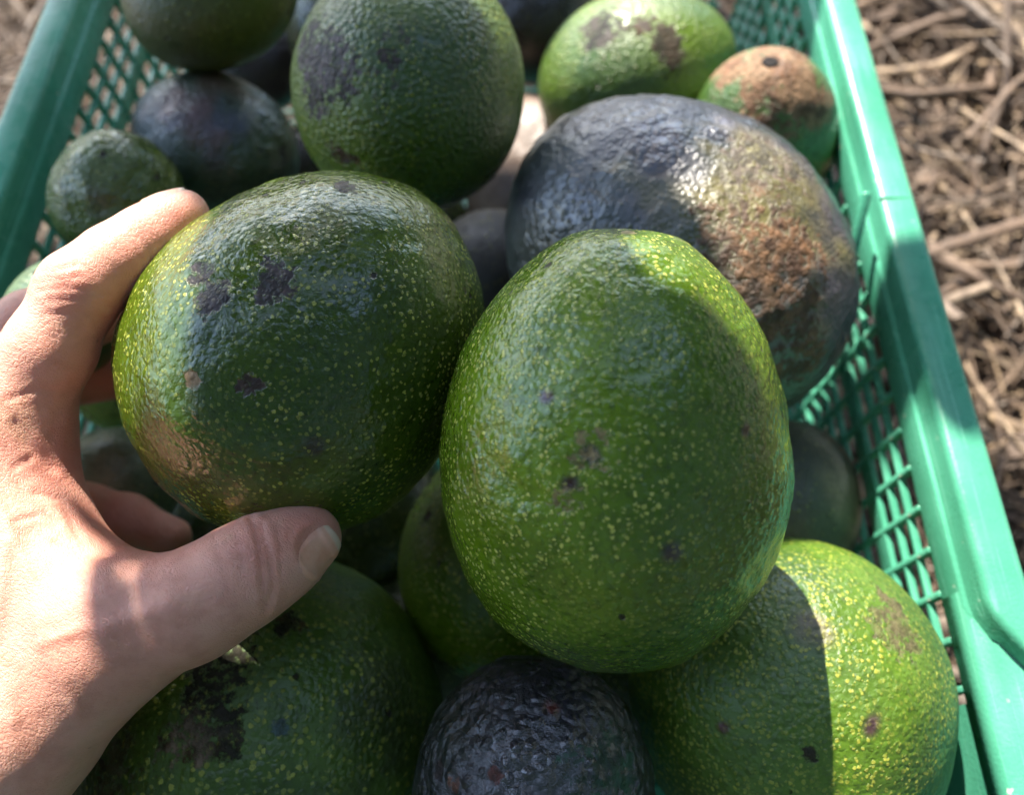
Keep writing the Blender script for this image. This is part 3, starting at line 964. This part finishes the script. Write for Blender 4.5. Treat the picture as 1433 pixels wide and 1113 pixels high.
def nail_material():
    t = NT('fingernail')
    co = t.n('TexCoord').outputs['Object']
    nz = t.noise(co, 300, 3)
    col = t.mix(t.ramp(nz.outputs[0], .3, .7), (.80, .38, .26), (.84, .45, .32))
    col = t.mix(t.ramp(t.n('Attribute', attribute_name='along').outputs['Fac'], .66, .82), col, (.84, .60, .46))
    t.principled(Base_Color=col, Roughness=.4, Specular_IOR_Level=.3, Subsurface_Weight=.3, Subsurface_Radius=(1, .4, .3), Subsurface_Scale=.002,
                 Normal=t.bump(t.noise(co, 700, 2).outputs[0], .00012))
    return t.m


NAIL = nail_material()


def nail(c, axis, nrm, ln, wd, label):
    """a curved plate laid on the fingertip: c near its middle, axis to the tip, nrm outward"""
    nrm = (nrm - axis * nrm.dot(axis)).normalized()
    side = axis.cross(nrm)
    nu, nv = 26, 22
    top, ok = [], True
    for i in range(nu):
        u = -1 + 2 * i / (nu - 1)
        hw = (1 - abs(u) ** 3.2 * (.42 if u < 0 else .30))
        for j in range(nv):
            v = -1 + 2 * j / (nv - 1)
            uu = u - (.16 * (1 - v * v) if u < -.2 else 0) * (-u) + (.14 * (-(v * v)) if u > 0 else 0) * u
            p = c + axis * (ln * uu) + side * (wd * v * hw)
            h = hb.ray_cast(p + nrm * .012, -nrm, .018)
            q = h[0] if h[0] is not None else hb.find_nearest(p)[0]
            edge = max(abs(v), -u if u < 0 else 0)
            lift = .00035 * (1 - max(0, edge - .8) / .2 * 1.9) + (.0004 * max(0, u - .4))
            top.append(q + nrm * lift)
    bot = [q - nrm * .0007 for q in top]
    # light smoothing so that the plate does not copy skin folds
    n = nu * nv
    F = []
    for i in range(nu - 1):
        for j in range(nv - 1):
            a = i * nv + j
            F.append((a, a + 1, a + nv + 1, a + nv))
            F.append((n + a + nv, n + a + nv + 1, n + a + 1, n + a))
    bd = [j for j in range(nv)] + [i * nv + nv - 1 for i in range(1, nu)] + [(nu - 1) * nv + j for j in range(nv - 2, -1, -1)] + [i * nv for i in range(nu - 2, 0, -1)]
    for a, b in zip(bd, bd[1:] + bd[:1]):
        F.append((b, a, n + a, n + b))
    me = mesh('fingernail', [v - H0 for v in top + bot], F, True)
    aa = me.attributes.new('along', 'FLOAT', 'POINT')
    aa.data.foreach_set('value', [-1 + 2 * (k // nv) / (nu - 1) for k in range(n)] * 2)
    o = link('fingernail', me, NAIL, hand)
    o['label'] = label
    return o


ta = (at(440, 748, .197) - at(380, 782, .194)).normalized()
nail(at(440, 757, .197), ta, cam_dir(.36, -.34, .87), .0052, .0060, 'short trimmed thumbnail')
ia = (at(262, 300, .216) - at(215, 330, .213)).normalized()
nail(at(244, 296, .215), ia, cam_dir(-.62, .70, .05), .0058, .0052, 'fingernail at the tip of the index finger')

# ------------------------------------------------------------------ unseen tree above and around, added and shaped to cast the dappled shade
def leaf_material():
    t = NT('tree_leaf')
    g = t.n('NewGeometry')
    r = g.outputs['Random Per Island']
    col = t.mix(r, (.03, .07, .012), (.07, .12, .02))
    d = t.n('BsdfPrincipled', {'Base Color': col, 'Roughness': .5})
    tr = t.n('BsdfTranslucent', {0: t.mix(.5, col, (.10, .16, .01))})
    mx = t.n('MixShader', {0: .12})
    t.t.links.new(d.outputs[0], mx.inputs[1])
    t.t.links.new(tr.outputs[0], mx.inputs[2])
    t.t.links.new(mx.outputs[0], t.out.inputs[0])
    return t.m


def bark_material():
    t = NT('bark')
    co = t.n('TexCoord').outputs['Object']
    a = t.n('TexNoise', {'Vector': t.vmath('MULTIPLY', co, (30.0, 30.0, 6.0)).outputs[0], 'Scale': 1.0, 'Detail': 6.0})
    t.principled(Base_Color=t.mix(a.outputs[0], (.05, .035, .025), (.16, .12, .09)), Roughness=.9, Normal=t.bump(a.outputs[0], .02))
    return t.m


# gaps placed in the added leaves to let sun onto chosen spots: (px, py, depth, radius)
GAPS = [(140, 358, .195, .014), (205, 325, .20, .013), (95, 392, .195, .011),
        (240, 430, .193, .0065), (238, 500, .191, .0070), 
        (700, 5, .275, .016), (722, 80, .28, .010), (714, 45, .275, .012),
        (880, 50, .345, .030), (960, 70, .345, .028), (815, 80, .345, .014), (760, 80, .36, .006),
        (1080, 100, .32, .026), (1120, 120, .33, .02),
        (1092, 245, .25, .016), (1105, 330, .25, .018), (1090, 400, .245, .011), (1130, 420, .26, .016),
        (1190, 840, .215, .028), (1265, 930, .22, .027), (1285, 1040, .22, .022), (1120, 800, .22, .016), (1225, 980, .21, .010),
        (1185, 40, .34, .022), (1210, 150, .32, .020), (1235, 240, .30, .014), (1405, 830, .23, .022), (1360, 690, .235, .011), (1300, 560, .25, .008),
        (1265, 690, .27, .012), (1350, 930, .24, .012), (1240, 620, .28, .010), (1330, 800, .25, .020), (1375, 950, .24, .020), (1400, 1050, .23, .015),
        (1290, 290, .58, .02), (1400, 470, .55, .035), (1410, 620, .52, .03), (1330, 120, .62, .02), (1420, 720, .5, .03),
        (20, 140, .62, .04), (20, 60, .62, .03), (90, 240, .6, .02), (60, 330, .55, .025),
        (728, 195, .40, .012), (130, 640, .285, .012),
        (60, 470, .195, .006), (30, 540, .195, .006), (20, 640, .195, .005), (50, 720, .192, .005), (15, 780, .19, .005), (90, 800, .187, .005), (50, 860, .183, .005), (120, 890, .18, .004),
        (20, 930, .18, .005), (70, 960, .178, .005), (10, 1010, .178, .005), (60, 1040, .178, .005), (200, 860, .178, .003), (280, 810, .178, .003)]
GAPP = [(np.array(at(a, b, c)), r) for a, b, c, r in GAPS]
SN = np.array(SUN)
GP = np.array([p for p, r in GAPP])
GR = np.array([r for p, r in GAPP])


def leaf_blade(c, d, n, ln, wd):
    s = np.cross(d, n)
    s /= np.linalg.norm(s)
    n = np.cross(s, d)
    pts = []
    for u, q, k in ((-.5, 0, 0), (-.28, .75, .04), (.02, 1, .06), (.3, .6, .02), (.5, 0, -.06)):
        m_ = c + d * ln * u + n * ln * k
        if q == 0:
            pts.append([m_])
        else:
            pts.append([m_ - s * wd * q + n * wd * .25, m_, m_ + s * wd * q + n * wd * .25])
    V = [p for g in pts for p in g]
    F = [(0, 2, 1), (0, 3, 2), (1, 2, 5, 4), (2, 3, 6, 5), (4, 5, 8, 7), (5, 6, 9, 8), (7, 8, 10), (8, 9, 10)]
    return V, F


LV, LF = [], []
CC = np.array([0, .14, 0.])


def add_leaf(c, ln, wd, facing, check=True):
    d = nr.normal(size=3)
    n = facing + nr.normal(size=3) * .45
    n /= np.linalg.norm(n)
    d -= n * (d @ n)
    d /= np.linalg.norm(d)
    V, F = leaf_blade(c, d, n, ln, wd)
    if check:
        A = np.array(V)
        A = np.concatenate([A, (A[:-1] + A[1:]) / 2])
        q = A[:, None, :] - GP[None]
        al = q @ SN
        ds = np.linalg.norm(q - al[..., None] * SN, axis=2)
        if ((ds < GR) & (al > 0)).any():
            return
    b = len(LV)
    LV.extend(V)
    LF.extend([tuple(i + b for i in f) for f in F])


# low bough added between the sun and the crate to block light
e1 = np.cross(SN, [0, 0, 1.])
e1 /= np.linalg.norm(e1)
e2 = np.cross(e1, SN)
for layer in range(5):
    for a in np.arange(-.52, .36, .034):
        for b in np.arange(-.34, .56, .034):
            c = CC + SN * (.78 + .07 * layer + nr.uniform(-.04, .04)) + e1 * (a + nr.uniform(-.02, .02)) + e2 * (b + nr.uniform(-.02, .02))
            k = (.4 + .6 * nr.rand()) if layer < 3 else 1
            add_leaf(c, .075 * k, .018 * k, SN)
# close chance holes in the bough, so that only the gaps above let the sun through
for _pass in range(3):
    lb = BVHTree.FromPolygons([tuple(v) for v in LV], LF)
    for a in np.arange(-.36, .30, .009):
        for b in np.arange(-.30, .42, .009):
            p = CC + e1 * a + e2 * b
            if lb.ray_cast(Vector(p), SUN)[0] is None and not (np.linalg.norm(np.cross(GP - p, SN), axis=1) < GR + .007).any():
                k = (.9, .6, .4)[_pass]
                add_leaf(p + SN * (.76 + .1 * nr.rand()), .06 * k, .017 * k, SN)
# rest of the crown: right, and behind in place of the photographer's dark body, open overhead and towards the far left
for i in range(8000):
    z = nr.uniform(-.1, 1)
    ph = nr.uniform(-math.pi, math.pi)          # 0 = far, positive = right
    rr = nr.uniform(1.2, 2.2)
    q = math.sqrt(1 - z * z)
    dv_ = np.array([math.sin(ph) * q, math.cos(ph) * q, z])
    el = math.degrees(math.asin(z))
    az = math.degrees(ph)
    if -105 < az < 14 or (abs(az) < 100 and z < .1) or (el > 60 and abs(az) < 115) or (14 <= az < 35 and el < 25):
        continue
    add_leaf(CC + dv_ * rr, .17, .032, dv_)
tree = link('added_shade_tree', None)
tree.location = (1.5, -1.1, GZ)
tag(tree, 'unseen leafy tree added to shade the crate from above', 'tree')
T0 = np.array([1.5, -1.1, GZ])


def tube(path, radii, k=12):
    V, F = [], []
    P = [np.array(p, float) for p in path]
    for i, (p, r) in enumerate(zip(P, radii)):
        d = P[min(i + 1, len(P) - 1)] - P[max(i - 1, 0)]
        d /= np.linalg.norm(d)
        a = np.cross(d, [.31, .9, .2])
        a /= np.linalg.norm(a)
        b = np.cross(d, a)
        for j in range(k):
            t = 6.283 * j / k
            V.append(p + (a * math.cos(t) + b * math.sin(t)) * r)
    for i in range(len(P) - 1):
        for j in range(k):
            F.append((i * k + j, i * k + (j + 1) % k, (i + 1) * k + (j + 1) % k, (i + 1) * k + j))
    return V, F


V, F = tube([(0, 0, -.05), (.02, .03, .5), (-.03, .08, 1.1), (-.1, .2, 1.8), (-.5, .6, 2.3), (-1.0, 1.0, 2.5)], (.16, .13, .12, .10, .07, .03))
BARK = bark_material()
link('trunk', mesh('trunk', V, F, True), BARK, tree)
lc = mesh('crown', [tuple(np.array(v) - T0) for v in LV], LF)
cr = link('crown', lc, leaf_material(), tree)
